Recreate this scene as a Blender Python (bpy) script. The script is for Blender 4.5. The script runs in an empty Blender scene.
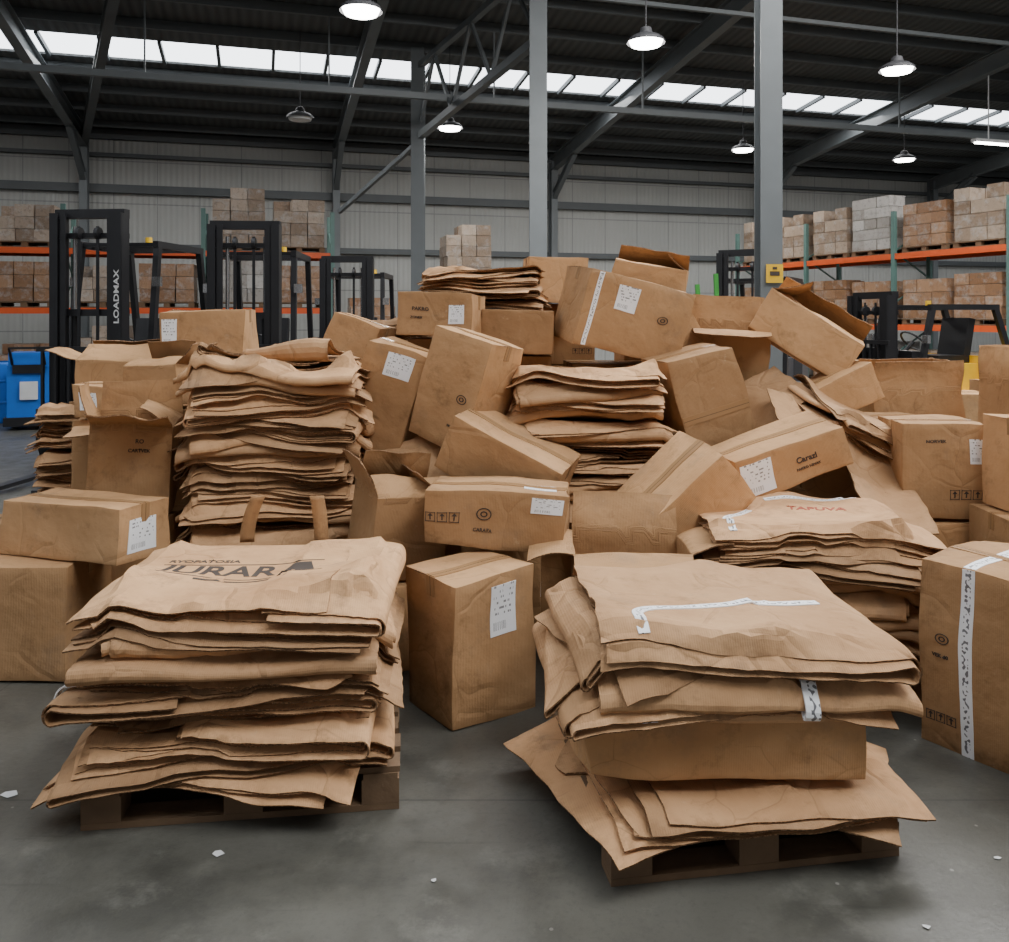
import bpy, math, random
import numpy as np
from mathutils import Vector, Matrix, noise
random.seed(5)
scene = bpy.context.scene
rad = math.radians

# ------------------------------------------------------------------ materials
def newmat(name):
    m = bpy.data.materials.new(name); m.use_nodes = True
    nt = m.node_tree
    return m, nt, nt.nodes["Principled BSDF"]
def N(nt, t, **kw):
    n = nt.nodes.new(t)
    for k, v in kw.items(): setattr(n, k, v)
    return n
def mth(nt, op, a, b=None, c=None):
    n = N(nt, 'ShaderNodeMath', operation=op)
    for i, x in enumerate((a, b, c)):
        if x is None: continue
        if isinstance(x, (int, float)): n.inputs[i].default_value = x
        else: nt.links.new(x, n.inputs[i])
    return n.outputs[0]
def mixc(nt, f, a, b, mode='MIX'):
    n = N(nt, 'ShaderNodeMix', data_type='RGBA', blend_type=mode)
    for i, x in ((0, f), (6, a), (7, b)):
        if isinstance(x, (int, float)): n.inputs[i].default_value = x
        elif isinstance(x, tuple): n.inputs[i].default_value = (*x, 1)
        else: nt.links.new(x, n.inputs[i])
    return n.outputs[2]
def nz(nt, co, scale, detail=3, rough=.5):
    n = N(nt, 'ShaderNodeTexNoise'); n.inputs['Scale'].default_value = scale
    n.inputs['Detail'].default_value = detail; n.inputs['Roughness'].default_value = rough
    if co is not None: nt.links.new(co, n.inputs['Vector'])
    return n.outputs['Fac']
def ramp(nt, f, a, b):
    n = N(nt, 'ShaderNodeMapRange'); nt.links.new(f, n.inputs[0])
    n.inputs[1].default_value = a; n.inputs[2].default_value = b
    return n.outputs[0]
def bump(nt, bs, h, strength, dist=.01):
    b = N(nt, 'ShaderNodeBump'); b.inputs['Strength'].default_value = strength
    b.inputs['Distance'].default_value = dist
    nt.links.new(h, b.inputs['Height']); nt.links.new(b.outputs[0], bs.inputs['Normal'])

def simple(name, col, rough=.6, metal=0., var=.15, scale=6, bmp=0.0):
    m, nt, bs = newmat(name)
    co = N(nt, 'ShaderNodeTexCoord').outputs['Object']
    f = nz(nt, co, scale, 5)
    c = mixc(nt, f, tuple(x*(1-var) for x in col), tuple(min(1, x*(1+var)) for x in col))
    nt.links.new(c, bs.inputs['Base Color'])
    bs.inputs['Roughness'].default_value = rough; bs.inputs['Metallic'].default_value = metal
    if bmp: bump(nt, bs, nz(nt, co, scale*4, 4), bmp)
    return m

def cardboard(name, dark, light, flute=True, crumple=0.):
    m, nt, bs = newmat(name)
    tc = N(nt, 'ShaderNodeTexCoord').outputs['Object']
    rnd = N(nt, 'ShaderNodeObjectInfo').outputs['Random']
    at = N(nt, 'ShaderNodeAttribute', attribute_name='tint').outputs['Fac']
    off = N(nt, 'ShaderNodeCombineXYZ'); nt.links.new(mth(nt, 'MULTIPLY', rnd, 37.), off.inputs[0])
    nt.links.new(mth(nt, 'MULTIPLY', at, 11.), off.inputs[1])
    va = N(nt, 'ShaderNodeVectorMath', operation='ADD'); nt.links.new(tc, va.inputs[0]); nt.links.new(off.outputs[0], va.inputs[1])
    co = va.outputs[0]
    f = ramp(nt, nz(nt, co, 2.3, 6, .6), .25, .75)
    c = mixc(nt, f, dark, light)
    br = mth(nt, 'ADD', mth(nt, 'MULTIPLY', at, .52), mth(nt, 'MULTIPLY', rnd, .26))
    br = mth(nt, 'ADD', br, .55)
    v = N(nt, 'ShaderNodeCombineColor')
    for i in range(3): nt.links.new(br, v.inputs[i])
    c = mixc(nt, 1., c, v.outputs[0], 'MULTIPLY')
    sc = ramp(nt, nz(nt, co, 8, 9, .72), .55, .73)
    c = mixc(nt, mth(nt, 'MULTIPLY', sc, .6), c, tuple(x*.42 for x in dark))
    dg = ramp(nt, nz(nt, co, 3.7, 8, .7), .56, .72)       # grey grime
    c = mixc(nt, mth(nt, 'MULTIPLY', dg, .38), c, (.17, .135, .105))
    lt = ramp(nt, nz(nt, co, 22, 6, .7), .63, .74)
    c = mixc(nt, mth(nt, 'MULTIPLY', lt, .32), c, (.60, .43, .28))
    if flute:   # rubbed corners
        pt = N(nt, 'ShaderNodeNewGeometry').outputs['Pointiness']
        we = mth(nt, 'MULTIPLY', ramp(nt, pt, .53, .60), ramp(nt, nz(nt, co, 16, 5, .7), .38, .6))
        c = mixc(nt, mth(nt, 'MULTIPLY', we, .45), c, tuple(x*.5 for x in dark))
    else:
        q = ramp(nt, nz(nt, co, 130, 3, .6), .40, .52)
        c = mixc(nt, mth(nt, 'MULTIPLY', q, .8), c, tuple(x*.28 for x in dark))
    w = N(nt, 'ShaderNodeTexWave', wave_type='BANDS', bands_direction='X')
    w.inputs['Scale'].default_value = 45 if flute else 120
    w.inputs['Distortion'].default_value = .6
    nt.links.new(co, w.inputs['Vector'])
    h = mth(nt, 'ADD', mth(nt, 'MULTIPLY', w.outputs['Fac'], .05), nz(nt, co, 14, 5))
    if crumple:
        vo = N(nt, 'ShaderNodeTexVoronoi', feature='DISTANCE_TO_EDGE'); vo.inputs['Scale'].default_value = 4.2
        wp = N(nt, 'ShaderNodeMix', data_type='VECTOR'); wp.inputs[0].default_value = .12
        tn = N(nt, 'ShaderNodeTexNoise'); tn.inputs['Scale'].default_value = 4; nt.links.new(co, tn.inputs['Vector'])
        nt.links.new(co, wp.inputs[4]); nt.links.new(tn.outputs['Color'], wp.inputs[5]); nt.links.new(wp.outputs[1], vo.inputs['Vector'])
        cr = ramp(nt, vo.outputs['Distance'], 0, .06)
        msk = ramp(nt, nz(nt, co, 3, 2), .46, .58)
        ln = mth(nt, 'MULTIPLY', mth(nt, 'SUBTRACT', 1., ramp(nt, vo.outputs['Distance'], 0, .012)), msk)
        c = mixc(nt, mth(nt, 'MULTIPLY', ln, .32), c, tuple(x*.5 for x in dark))
        h = mth(nt, 'ADD', h, mth(nt, 'MULTIPLY', mth(nt, 'MULTIPLY', cr, msk), crumple))
        h = mth(nt, 'ADD', h, mth(nt, 'MULTIPLY', nz(nt, co, 6, 3), crumple*2.5))
    nt.links.new(c, bs.inputs['Base Color'])
    bs.inputs['Roughness'].default_value = .8
    bs.inputs['Specular IOR Level'].default_value = .2
    bump(nt, bs, h, .5, .012)
    return m
CARD = cardboard('cardboard', (.36, .198, .090), (.54, .320, .160), True, .35)
SCARD = cardboard('folded_cardboard', (.38, .208, .100), (.62, .375, .200), True, 1.0)
EDGE = cardboard('cardboard_edge', (.26, .14, .066), (.54, .32, .18), False)

def mk_tape():
    m, nt, bs = newmat('brown_tape')
    uv = N(nt, 'ShaderNodeTexCoord').outputs['UV']
    s = N(nt, 'ShaderNodeSeparateXYZ'); nt.links.new(uv, s.inputs[0])
    d = mth(nt, 'ABSOLUTE', mth(nt, 'SUBTRACT', s.outputs[1], .5))
    line = mth(nt, 'LESS_THAN', d, .035)
    c = mixc(nt, line, (.33, .190, .09), (.11, .065, .035))
    nt.links.new(c, bs.inputs['Base Color']); bs.inputs['Roughness'].default_value = .26
    return m
TAPE = mk_tape()
def mk_label(name, strap=False):
    m, nt, bs = newmat(name)
    uv = N(nt, 'ShaderNodeTexCoord').outputs['UV']
    s = N(nt, 'ShaderNodeSeparateXYZ'); nt.links.new(uv, s.inputs[0])
    u, v = s.outputs[0], s.outputs[1]
    if strap:
        cell = N(nt, 'ShaderNodeTexNoise', noise_dimensions='2D')
        mp = N(nt, 'ShaderNodeMapping'); mp.inputs['Scale'].default_value = (34, 2.6, 1)
        nt.links.new(uv, mp.inputs[0]); nt.links.new(mp.outputs[0], cell.inputs['Vector'])
        cell.inputs['Scale'].default_value = 1.5; cell.inputs['Detail'].default_value = 0
        f = mth(nt, 'GREATER_THAN', cell.outputs['Fac'], .58)
        e = mth(nt, 'LESS_THAN', mth(nt, 'ABSOLUTE', mth(nt, 'SUBTRACT', v, .5)), .24)
        f = mth(nt, 'MULTIPLY', f, e)
        c = mixc(nt, f, (.88, .89, .91), (.16, .16, .17))
    else:
        row = mth(nt, 'FRACT', mth(nt, 'MULTIPLY', v, 9))
        rid = mth(nt, 'FLOOR', mth(nt, 'MULTIPLY', v, 9))
        cb = N(nt, 'ShaderNodeCombineXYZ'); nt.links.new(mth(nt, 'MULTIPLY', u, 11), cb.inputs[0])
        nt.links.new(mth(nt, 'MULTIPLY', rid, 7.3), cb.inputs[1])
        rn = N(nt, 'ShaderNodeObjectInfo').outputs['Random']
        nt.links.new(mth(nt, 'MULTIPLY', rn, 50), cb.inputs[2])
        t = mth(nt, 'GREATER_THAN', nz(nt, cb.outputs[0], 1.0, 1), .56)
        t = mth(nt, 'MULTIPLY', t, mth(nt, 'GREATER_THAN', row, .6))
        cb2 = N(nt, 'ShaderNodeCombineXYZ'); nt.links.new(mth(nt, 'MULTIPLY', u, 60), cb2.inputs[0])
        bar = mth(nt, 'GREATER_THAN', nz(nt, cb2.outputs[0], 1.0, 0), .53)
        inb = mth(nt, 'MULTIPLY', mth(nt, 'LESS_THAN', v, .26), mth(nt, 'GREATER_THAN', v, .10))
        inb = mth(nt, 'MULTIPLY', inb, mth(nt, 'LESS_THAN', u, .6))
        t = mth(nt, 'ADD', mth(nt, 'MULTIPLY', t, mth(nt, 'GREATER_THAN', v, .34)), mth(nt, 'MULTIPLY', bar, inb))
        mg = mth(nt, 'LESS_THAN', mth(nt, 'ABSOLUTE', mth(nt, 'SUBTRACT', u, .5)), .40)
        t = mth(nt, 'MULTIPLY', mth(nt, 'MINIMUM', t, 1.), mg)
        c = mixc(nt, t, (.88, .89, .91), (.22, .22, .23))
    nt.links.new(c, bs.inputs['Base Color']); bs.inputs['Roughness'].default_value = .45
    return m
LABEL = mk_label('paper_label'); STRAP = mk_label('printed_white_tape', True)
INK = simple('black_ink', (.055, .04, .032), .8)
INKR = simple('red_ink', (.36, .07, .04), .8)
WOOD = simple('pallet_wood', (.17, .105, .058), .8, 0, .4, 9, .3)
STEEL = simple('grey_steel', (.145, .16, .168), .5, .1, .15, 3)
DSTEEL = simple('dark_steel', (.10, .11, .115), .55, .1, .2, 3)
BLACK = simple('black_paint', (.014, .014, .016), .38, .1, .3)
RUBBER = simple('rubber', (.015, .015, .015), .85)
CHROME = simple('chrome', (.5, .5, .5), .25, .9)
ORANGE = simple('rack_orange', (.72, .10, .018), .5)
TEAL = simple('rack_green', (.10, .19, .17), .5)
BLUE = simple('drum_blue', (.01, .13, .52), .4)
YELLOW = simple('yellow_paint', (.75, .45, .02), .45)
GREEN = simple('green_plastic', (.05, .35, .06), .5)
WHITEP = simple('white_plastic', (.6, .6, .6), .5)
GREYD = simple('dark_grey', (.05, .05, .055), .6)

BOXM = [CARD, EDGE, TAPE, TAPE, LABEL, LABEL, INK, INK, STRAP, STRAP, INKR, INKR]
STKM = [SCARD]+BOXM[1:]
iC, iT, iL, iI, iS, iR = 0, 2, 4, 6, 8, 10

# ------------------------------------------------------------------ mesh builder
class MB:
    def __init__(s): s.V = []; s.F = []; s.M = []; s.UV = []; s.T = []
    def v(s, p, t=.5): s.V.append(tuple(p)); s.T.append(t); return len(s.V)-1
    def f(s, idx, mat, uv=None):
        s.F.append(idx); s.M.append(mat)
        s.UV.extend(uv if uv else [(0, 0)]*len(idx))
    def grid(s, P0, U, V, nu, nv, mat, fn=None, tint=.5, uvr=False):
        P0, U, V = Vector(P0), Vector(U), Vector(V); b = len(s.V)
        for j in range(nv+1):
            for i in range(nu+1):
                p = P0+U*(i/nu)+V*(j/nv)
                if fn: p = fn(p)
                s.v(p, tint)
        for j in range(nv):
            for i in range(nu):
                a = b+j*(nu+1)+i
                uv = [(i/nu, j/nv), ((i+1)/nu, j/nv), ((i+1)/nu, (j+1)/nv), (i/nu, (j+1)/nv)]
                if uvr: uv = [(q[1], q[0]) for q in uv]
                s.f((a, a+1, a+nu+2, a+nu+1), mat, uv)
    def hexa(s, P, mat, tint=.5):
        b = len(s.V)
        for p in P: s.v(p, tint)
        for q in ((0, 3, 2, 1), (4, 5, 6, 7), (0, 1, 5, 4), (1, 2, 6, 5), (2, 3, 7, 6), (3, 0, 4, 7)):
            s.f(tuple(b+i for i in q), mat, [(0, 0), (1, 0), (1, 1), (0, 1)])
    def box(s, c, d, mat, R=None, tint=.5):
        c = Vector(c); P = []
        for z in (-.5, .5):
            for x, y in ((-.5, -.5), (.5, -.5), (.5, .5), (-.5, .5)):
                o = Vector((x*d[0], y*d[1], z*d[2]))
                if R is not None: o = R @ o
                P.append(c+o)
        s.hexa(P, mat, tint)
    def beam(s, p0, p1, w, h, mat, shape='box'):
        p0, p1 = Vector(p0), Vector(p1); d = p1-p0; L = d.length; x = d.normalized()
        up = Vector((0, 0, 1)) if abs(x.z) < .98 else Vector((0, 1, 0))
        y = up.cross(x).normalized(); z = x.cross(y)
        R = Matrix((x, y, z)).transposed(); c = (p0+p1)/2
        if shape == 'box': s.box(c, (L, w, h), mat, R)
        else:
            t = max(.014, h*.07)
            s.box(c+z*(h/2-t/2), (L, w, t), mat, R); s.box(c-z*(h/2-t/2), (L, w, t), mat, R)
            s.box(c, (L, t, h-2*t), mat, R)
    def cyl(s, p0, p1, r, mat, n=12, r1=None, cap=True):
        p0, p1 = Vector(p0), Vector(p1); x = (p1-p0).normalized()
        up = Vector((0, 0, 1)) if abs(x.z) < .9 else Vector((1, 0, 0))
        a = up.cross(x).normalized(); c = x.cross(a); b = len(s.V); r1 = r if r1 is None else r1
        for p, q in ((p0, r), (p1, r1)):
            for i in range(n):
                t = 2*math.pi*i/n; s.v(p+a*math.cos(t)*q+c*math.sin(t)*q)
        for i in range(n):
            j = (i+1) % n; s.f((b+i, b+j, b+n+j, b+n+i), mat)
        if cap:
            s.f(tuple(b+i for i in reversed(range(n))), mat); s.f(tuple(b+n+i for i in range(n)), mat)
    def build(s, name, mats, smooth=False, merge=0, parent=None, M=None):
        me = bpy.data.meshes.new(name); me.from_pydata(s.V, [], s.F)
        for m in mats: me.materials.append(m)
        me.polygons.foreach_set('material_index', s.M)
        me.polygons.foreach_set('use_smooth', [smooth]*len(s.F))
        uv = me.uv_layers.new(name='UVMap')
        uv.data.foreach_set('uv', [c for q in s.UV for c in q])
        a = me.attributes.new('tint', 'FLOAT', 'POINT'); a.data.foreach_set('value', s.T)
        if merge:
            import bmesh
            bm = bmesh.new(); bm.from_mesh(me); bmesh.ops.remove_doubles(bm, verts=bm.verts, dist=merge)
            bm.to_mesh(me); bm.free()
        me.update()
        o = bpy.data.objects.new(name, me); scene.collection.objects.link(o)
        if parent: o.parent = parent
        if M is not None: o.matrix_world = M
        return o

_tc = {}
def text_geo(t):
    if t in _tc: return _tc[t]
    cu = bpy.data.curves.new('t', 'FONT'); cu.body = t; cu.align_x = 'CENTER'; cu.align_y = 'CENTER'
    cu.offset = .02; cu.resolution_u = 3
    ob = bpy.data.objects.new('t', cu); scene.collection.objects.link(ob)
    bpy.context.view_layer.update()
    me = bpy.data.meshes.new_from_object(ob.evaluated_get(bpy.context.evaluated_depsgraph_get()))
    import bmesh
    bm = bmesh.new(); bm.from_mesh(me)
    bmesh.ops.triangulate(bm, faces=bm.faces)
    for _ in range(3):
        es = [e for e in bm.edges if e.calc_length() > .16]
        if es: bmesh.ops.subdivide_edges(bm, edges=es, cuts=1)
        bmesh.ops.triangulate(bm, faces=bm.faces)
    V = [(v.co.x, v.co.y) for v in bm.verts]; F = [tuple(v.index for v in f.verts) for f in bm.faces]
    bm.free(); bpy.data.objects.remove(ob); bpy.data.meshes.remove(me); bpy.data.curves.remove(cu)
    _tc[t] = (V, F); return _tc[t]

# ------------------------------------------------------------------ cardboard boxes
def carton(c, dims, t=0, p=0, yaw=0, flaps=None, decals=(), tape=True, seed=None, auto=True,
           name=None, crush=.013, tint=None):
    w, d, h = dims
    seed = seed if seed is not None else random.randint(0, 9999)
    rr = random.Random(seed)
    tint = rr.uniform(.1, .9) if tint is None else tint
    J = {k: Vector([rr.uniform(-crush, crush) for _ in range(3)]) for k in
         [(i, j, k) for i in (0, 1) for j in (0, 1) for k in (0, 1)]}
    so = Vector((rr.uniform(0, 50), rr.uniform(0, 50), 3))
    dents = []
    if crush > .005:
        for _ in range(2):   # crushed corners / edges
            sx, sy, sz = rr.choice((-1, 1)), rr.choice((-1, 1)), rr.choice((-1, 1, 1))
            P = Vector((sx*w/2, sy*d/2*rr.choice((1, rr.uniform(-1, 1))), sz*h/2))
            dents.append((P, -P.normalized()*rr.uniform(.006, .020), rr.uniform(.04, .08)))
    def fn(q):
        x = min(1, max(0, q.x/w+.5)); y = min(1, max(0, q.y/d+.5)); z = min(1, max(0, q.z/h+.5))
        o = Vector((0, 0, 0))
        for (i, j, k), jv in J.items():
            o += jv*((x if i else 1-x)*(y if j else 1-y)*(z if k else 1-z))
        o += noise.noise_vector(q*3.5+so)*crush*.9+noise.noise_vector(q*11+so)*crush*.22
        for P, dv, r in dents: o += dv*math.exp(-(q-P).length_squared/(2*r*r))
        return q+o
    FR = {'F': ((-w/2, -d/2, -h/2), (w, 0, 0), (0, 0, h), (0, -1, 0)),
          'R': ((w/2, -d/2, -h/2), (0, d, 0), (0, 0, h), (1, 0, 0)),
          'L': ((-w/2, d/2, -h/2), (0, -d, 0), (0, 0, h), (-1, 0, 0)),
          'B': ((w/2, d/2, -h/2), (-w, 0, 0), (0, 0, h), (0, 1, 0)),
          'T': ((-w/2, -d/2, h/2), (w, 0, 0), (0, d, 0), (0, 0, 1)),
          'D': ((-w/2, d/2, -h/2), (w, 0, 0), (0, -d, 0), (0, 0, -1))}
    mb = MB(); n = 12
    for k in 'FRLBD':
        O, U, V, _ = FR[k]; mb.grid(O, U, V, n, n, iC, fn, tint)
    closed = flaps is None
    if closed: flaps = {'F': 0, 'B': 0}
    fl = d/2-.0015
    for k, a in flaps.items():
        O, U, V, Nn = [Vector(x) for x in FR[k]]
        top = O+V; a_ = rad(a)
        dr = (-Nn)*math.cos(a_)+Vector((0, 0, 1))*math.sin(a_)
        L = fl if k in 'FB' else min(fl, w/2)
        L = L if closed else min(L, .24)
        if closed: mb.grid(top, U, dr*L, n, 6, iC, fn, tint)
        else:      # open flap with a slight bend and tapered corners
            nrm = U.normalized().cross(dr); bd = rr.uniform(-.05, .05); un = U.normalized(); uc = top+U/2
            def ff(q, nrm=nrm, bd=bd, top=top, dr=dr, L=L, un=un, uc=uc):
                s_ = max(0, (q-top).dot(dr))/L; e = (q-uc).dot(un)
                return fn(q-un*e*.05*s_+nrm*bd*s_*s_+nrm*.02*s_*noise.noise(q*7+so))
            mb.grid(top, U, dr*L, n, 6, iC, ff, min(1, tint+.1))
    def decal(face, u, v, dw, dh, kind, rot=0, txt=None, off=.0024):
        O, U, V, Nn = [Vector(x) for x in FR[face]]
        cc = O+U*u+V*v+Nn*off; un = U.normalized(); vn = V.normalized()
        ux = un*math.cos(rad(rot))+vn*math.sin(rad(rot)); vx = -un*math.sin(rad(rot))+vn*math.cos(rad(rot))
        if kind in ('text', 'rtext'):
            TV, TF = text_geo(txt); b = len(mb.V)
            for (x, y) in TV: mb.v(fn(cc+ux*x*dh+vx*y*dh))
            for f in TF: mb.f(tuple(b+i for i in f), iI if kind == 'text' else iR)
        elif kind == 'logo':
            for r0, r1 in ((.5, .42), (.24, .15)):
                b = len(mb.V); m = 18
                for i in range(m):
                    ang = 2*math.pi*i/m
                    for r in (r0, r1): mb.v(fn(cc+ux*math.cos(ang)*r*dw*1.3+vx*math.sin(ang)*r*dw))
                for i in range(m):
                    j = (i+1) % m; mb.f((b+2*i, b+2*j, b+2*j+1, b+2*i+1), iI)
        elif kind == 'icons':
            m = 3
            for i in range(m):
                c0 = cc+ux*(i-(m-1)/2)*dh*1.15
                s_ = dh*.5; th = dh*.05
                for a0, b0, w0, h0 in ((0, s_-th, dh, th), (0, -s_+th, dh, th), (-s_+th, 0, th, dh), (s_-th, 0, th, dh),
                                       (0, -dh*.08, dh*.12, dh*.45)):
                    mb.grid(c0+ux*(a0-w0/2)+vx*(b0-h0/2), ux*w0, vx*h0, 1, 1, iI, fn)
                b = len(mb.V)
                for q in ((-.26, .1), (.26, .1), (0, .38)): mb.v(fn(c0+ux*q[0]*dh+vx*q[1]*dh))
                mb.f((b, b+1, b+2), iI)
        else:
            mi = {'label': iL, 'tape': iT, 'strap': iS}[kind]
            mb.grid(cc-ux*dw/2-vx*dh/2, ux*dw, vx*dh, max(1, int(dw/.03)), max(1, int(dh/.03)), mi, fn, .5,
                    uvr=(dh > dw and kind in ('tape', 'strap')))
    if closed and tape:
        tw = .05
        decal('T', .5, .5, w-.004, tw, 'tape', off=.0028)
        dn = min(.08, h*.4)
        for k in 'LR': decal(k, .5, 1-dn/2/h, tw, dn, 'tape')
    for dc in decals:
        decal(*dc[:6], **(dc[6] if len(dc) > 6 else {}))
    if auto:
        if rr.random() < .4: decal('F', rr.choice((.2, .8)), .22, .1, min(.04, h*.2), 'icons')
        if rr.random() < .3: decal('R', .7, .3, .09, .12, 'label')
    Mx = Matrix.Translation(c) @ Matrix.Rotation(rad(t), 4, 'Y') @ Matrix.Rotation(rad(p), 4, 'X') @ Matrix.Rotation(rad(yaw), 4, 'Z')
    nm = name or ('cardboard_box' if closed else 'open_cardboard_box')
    o = mb.build(nm, BOXM, True, .0004, None, Mx)
    b = o.modifiers.new('bev', 'BEVEL'); b.width = .003; b.segments = 2; b.limit_method = 'ANGLE'; b.angle_limit = rad(50)
    s = o.modifiers.new('sol', 'SOLIDIFY'); s.thickness = .005; s.offset = -1; s.material_offset_rim = 1
    e = o.modifiers.new('es', 'EDGE_SPLIT'); e.split_angle = rad(32)
    return o

def column(x, y, w, d, H, yaw=0):
    n = max(1, round(H/.42)); hh = H/n
    for i in range(n):
        carton((x+random.uniform(-.015, .015), y+random.uniform(-.015, .015), hh*(i+.5)), (w, d, hh-.006),
               0, 0, yaw+random.uniform(-4, 4), crush=.003)

def sheet_panel(c, w, d, t=0, p=0, yaw=0, curl=.05, seed=1, tint=.5):
    r = random.Random(seed); so = Vector((r.uniform(0, 40), r.uniform(0, 40), 0)); fx = r.uniform(-.2, .2)*w; ka = r.uniform(-.35, .35)
    def fn(q):
        z = noise.noise(q*2.5+so)*curl + abs(q.x-fx)*ka
        return Vector((q.x+.012*noise.noise(q*14+so), q.y+.012*noise.noise(q*15-so), z))
    mb = MB(); mb.grid((-w/2, -d/2, 0), (w, 0, 0), (0, d, 0), 16, 14, iC, fn, tint)
    M = Matrix.Translation(c) @ Matrix.Rotation(rad(t), 4, 'Y') @ Matrix.Rotation(rad(p), 4, 'X') @ Matrix.Rotation(rad(yaw), 4, 'Z')
    o = mb.build('loose_cardboard_sheet', STKM, True, 0, None, M)
    s = o.modifiers.new('sol', 'SOLIDIFY'); s.thickness = .006; s.material_offset_rim = 1
    e = o.modifiers.new('es', 'EDGE_SPLIT'); e.split_angle = rad(30)

# ------------------------------------------------------------------ stacks of folded cardboard
def tri(x): return np.arcsin(np.sin(x)*.985)*(2/math.pi)
TT = .0082
class Stack:
    S = 1.1; NG = 120
    def __init__(s, w, d, z0, seed, droop=.16, drop0=.012):
        s.w, s.d, s.dr, s.d0 = w, d, droop, drop0
        s.rng = np.random.RandomState(seed)
        a = np.linspace(-s.S, s.S, s.NG); s.X, s.Y = np.meshgrid(a, a, indexing='ij')
        dx = np.maximum(0, np.abs(s.X)-w/2+.02); dy = np.maximum(0, np.abs(s.Y)-d/2+.02)
        s.D = np.hypot(dx, dy); s.H = z0-droop*s.D; s.mb = MB(); s.front = 0.
    def blur(s, A, sig=2.8):
        k = np.exp(-.5*(np.arange(-8, 9)/sig)**2); k /= k.sum()
        P = np.pad(A, 8, mode='edge')
        P = np.apply_along_axis(lambda m: np.convolve(m, k, 'valid'), 0, P)
        return np.apply_along_axis(lambda m: np.convolve(m, k, 'valid'), 1, P)
    def wav(s, X, Y, amp, n=6):
        A = np.zeros_like(X)
        for i in range(n):
            k = s.rng.uniform(2, 5) if i < 2 else (s.rng.uniform(7, 15) if i < 4 else s.rng.uniform(18, 32)); a = s.rng.uniform(0, 6.28)
            w_ = tri(k*(X*math.cos(a)+Y*math.sin(a))+s.rng.uniform(0, 6.28))
            if i >= 2:   # local kinks only
                px, py = s.rng.uniform(-.5, .5, 2); w_ = w_*np.exp(-((X-px)**2+(Y-py)**2)/.12)*1.5
            A += w_*(1 if i < 2 else (.50 if i < 4 else .24))
        return amp*A
    def samp(s, A, x, y):
        fx = np.clip((x+s.S)/(2*s.S)*(s.NG-1), 0, s.NG-1.001); fy = np.clip((y+s.S)/(2*s.S)*(s.NG-1), 0, s.NG-1.001)
        i = fx.astype(int); j = fy.astype(int); a = fx-i; b = fy-j
        return (A[i, j]*(1-a)*(1-b)+A[i+1, j]*a*(1-b)+A[i, j+1]*(1-a)*b+A[i+1, j+1]*a*b)
    def sheet(s, base, c, ang, Lu, Lv, R, nest, j, ulow, uup, fold, gaprow, mat, tint, vr=None, shv=0, t=TT):
        ux, uy = math.cos(ang), math.sin(ang)
        nU = 24; nV = 38 if vr is None else 4
        v0, v1 = (-Lv/2+shv, Lv/2+shv) if vr is None else vr
        vs = np.linspace(v0, v1, nV)
        def gap(u, v): return gaprow[0]+np.maximum(0, 2*R*(1+.45*np.sin(v*7+gaprow[1]))-gaprow[0])*np.exp(-(Lu/2-u)/gaprow[2])
        us = []
        end = Lu/2-j*t*.8
        for q in np.linspace(ulow, 1, nU): us.append(('l', q))
        if fold:
            for q in np.linspace(0, 1, 8)[1:-1]: us.append(('a', q))
            for q in np.linspace(1, uup, nU): us.append(('u', q))
        nS = len(us); U = np.zeros((nS, nV)); Zo = np.zeros((nS, nV)); lo = -Lu/2
        for i, (k, q) in enumerate(us):
            if k == 'l': U[i] = lo+(end-lo)*q; Zo[i] = j*t
            elif k == 'u': U[i] = lo+(end-lo)*q; Zo[i] = gap(U[i], vs)-j*t
            else:
                g = gap(np.full(nV, end), vs); hr = (g-2*j*t)/2; th = -math.pi/2+math.pi*q
                U[i] = end+np.maximum(hr, .004)*math.cos(th)*.8; Zo[i] = g/2+hr*math.sin(th)
        Vv = np.tile(vs, (nS, 1))
        if vr is None:
            ph = s.rng.uniform(0, 6.28, 4)
            e0 = .010*tri(vs*9+ph[0])+.004*tri(vs*31+ph[1])
            sk = s.rng.uniform(-.06, .06)*vs/Lv
            U[0] += e0+sk; U[-1] += (e0 if fold else -e0)+sk
            fk = .006*tri(vs*13+ph[3])
            U[1:-1] += fk*(np.arange(1, nS-1)/nS)[:, None]
            for i in range(nS):
                Vv[i] += .006*math.sin(U[i, 0]*7+ph[2])+s.rng.uniform(-.002, .002)
            if s.rng.rand() < .5: U[0, :3] += .07*s.rng.rand()*np.array([1, .6, .25])
            if s.rng.rand() < .5: U[0, -3:] += .07*s.rng.rand()*np.array([.25, .6, 1])
        x = c[0]+U*ux-Vv*uy; y = c[1]+U*uy+Vv*ux
        z = s.samp(base, x, y)+Zo
        z = np.maximum(z, .012)
        b = len(s.mb.V)
        for i in range(nS):
            for k in range(nV): s.mb.V.append((x[i, k], y[i, k], z[i, k])); s.mb.T.append(tint)
        for i in range(nS-1):
            for k in range(nV-1):
                a = b+i*nV+k
                s.mb.f((a, a+nV, a+nV+1, a+1), mat, [(i/nS, k/nV), ((i+1)/nS, k/nV), ((i+1)/nS, (k+1)/nV), (i/nS, (k+1)/nV)])
    def item(s, side=-90, Lu=None, Lv=None, c=None, nest=2, R=.02, jit=9, amp=.008, uup=None, fold=True, tag=None, lam=.06, tint=None, lift=1., curl=.03):
        rg = s.rng; along = abs(math.sin(rad(side))) > .7
        du, dv = (s.d, s.w) if along else (s.w, s.d)
        Lu = Lu or du*rg.uniform(.93, 1.10); Lv = Lv or dv*rg.uniform(.92, 1.12)
        c = c or (rg.uniform(-.04, .04), rg.uniform(-.035, .035))
        ang = rad(side+rg.uniform(-jit, jit)); t = TT
        uup = rg.choice([0, 0, .05, .35, .6, .15]) if uup is None else uup
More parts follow.
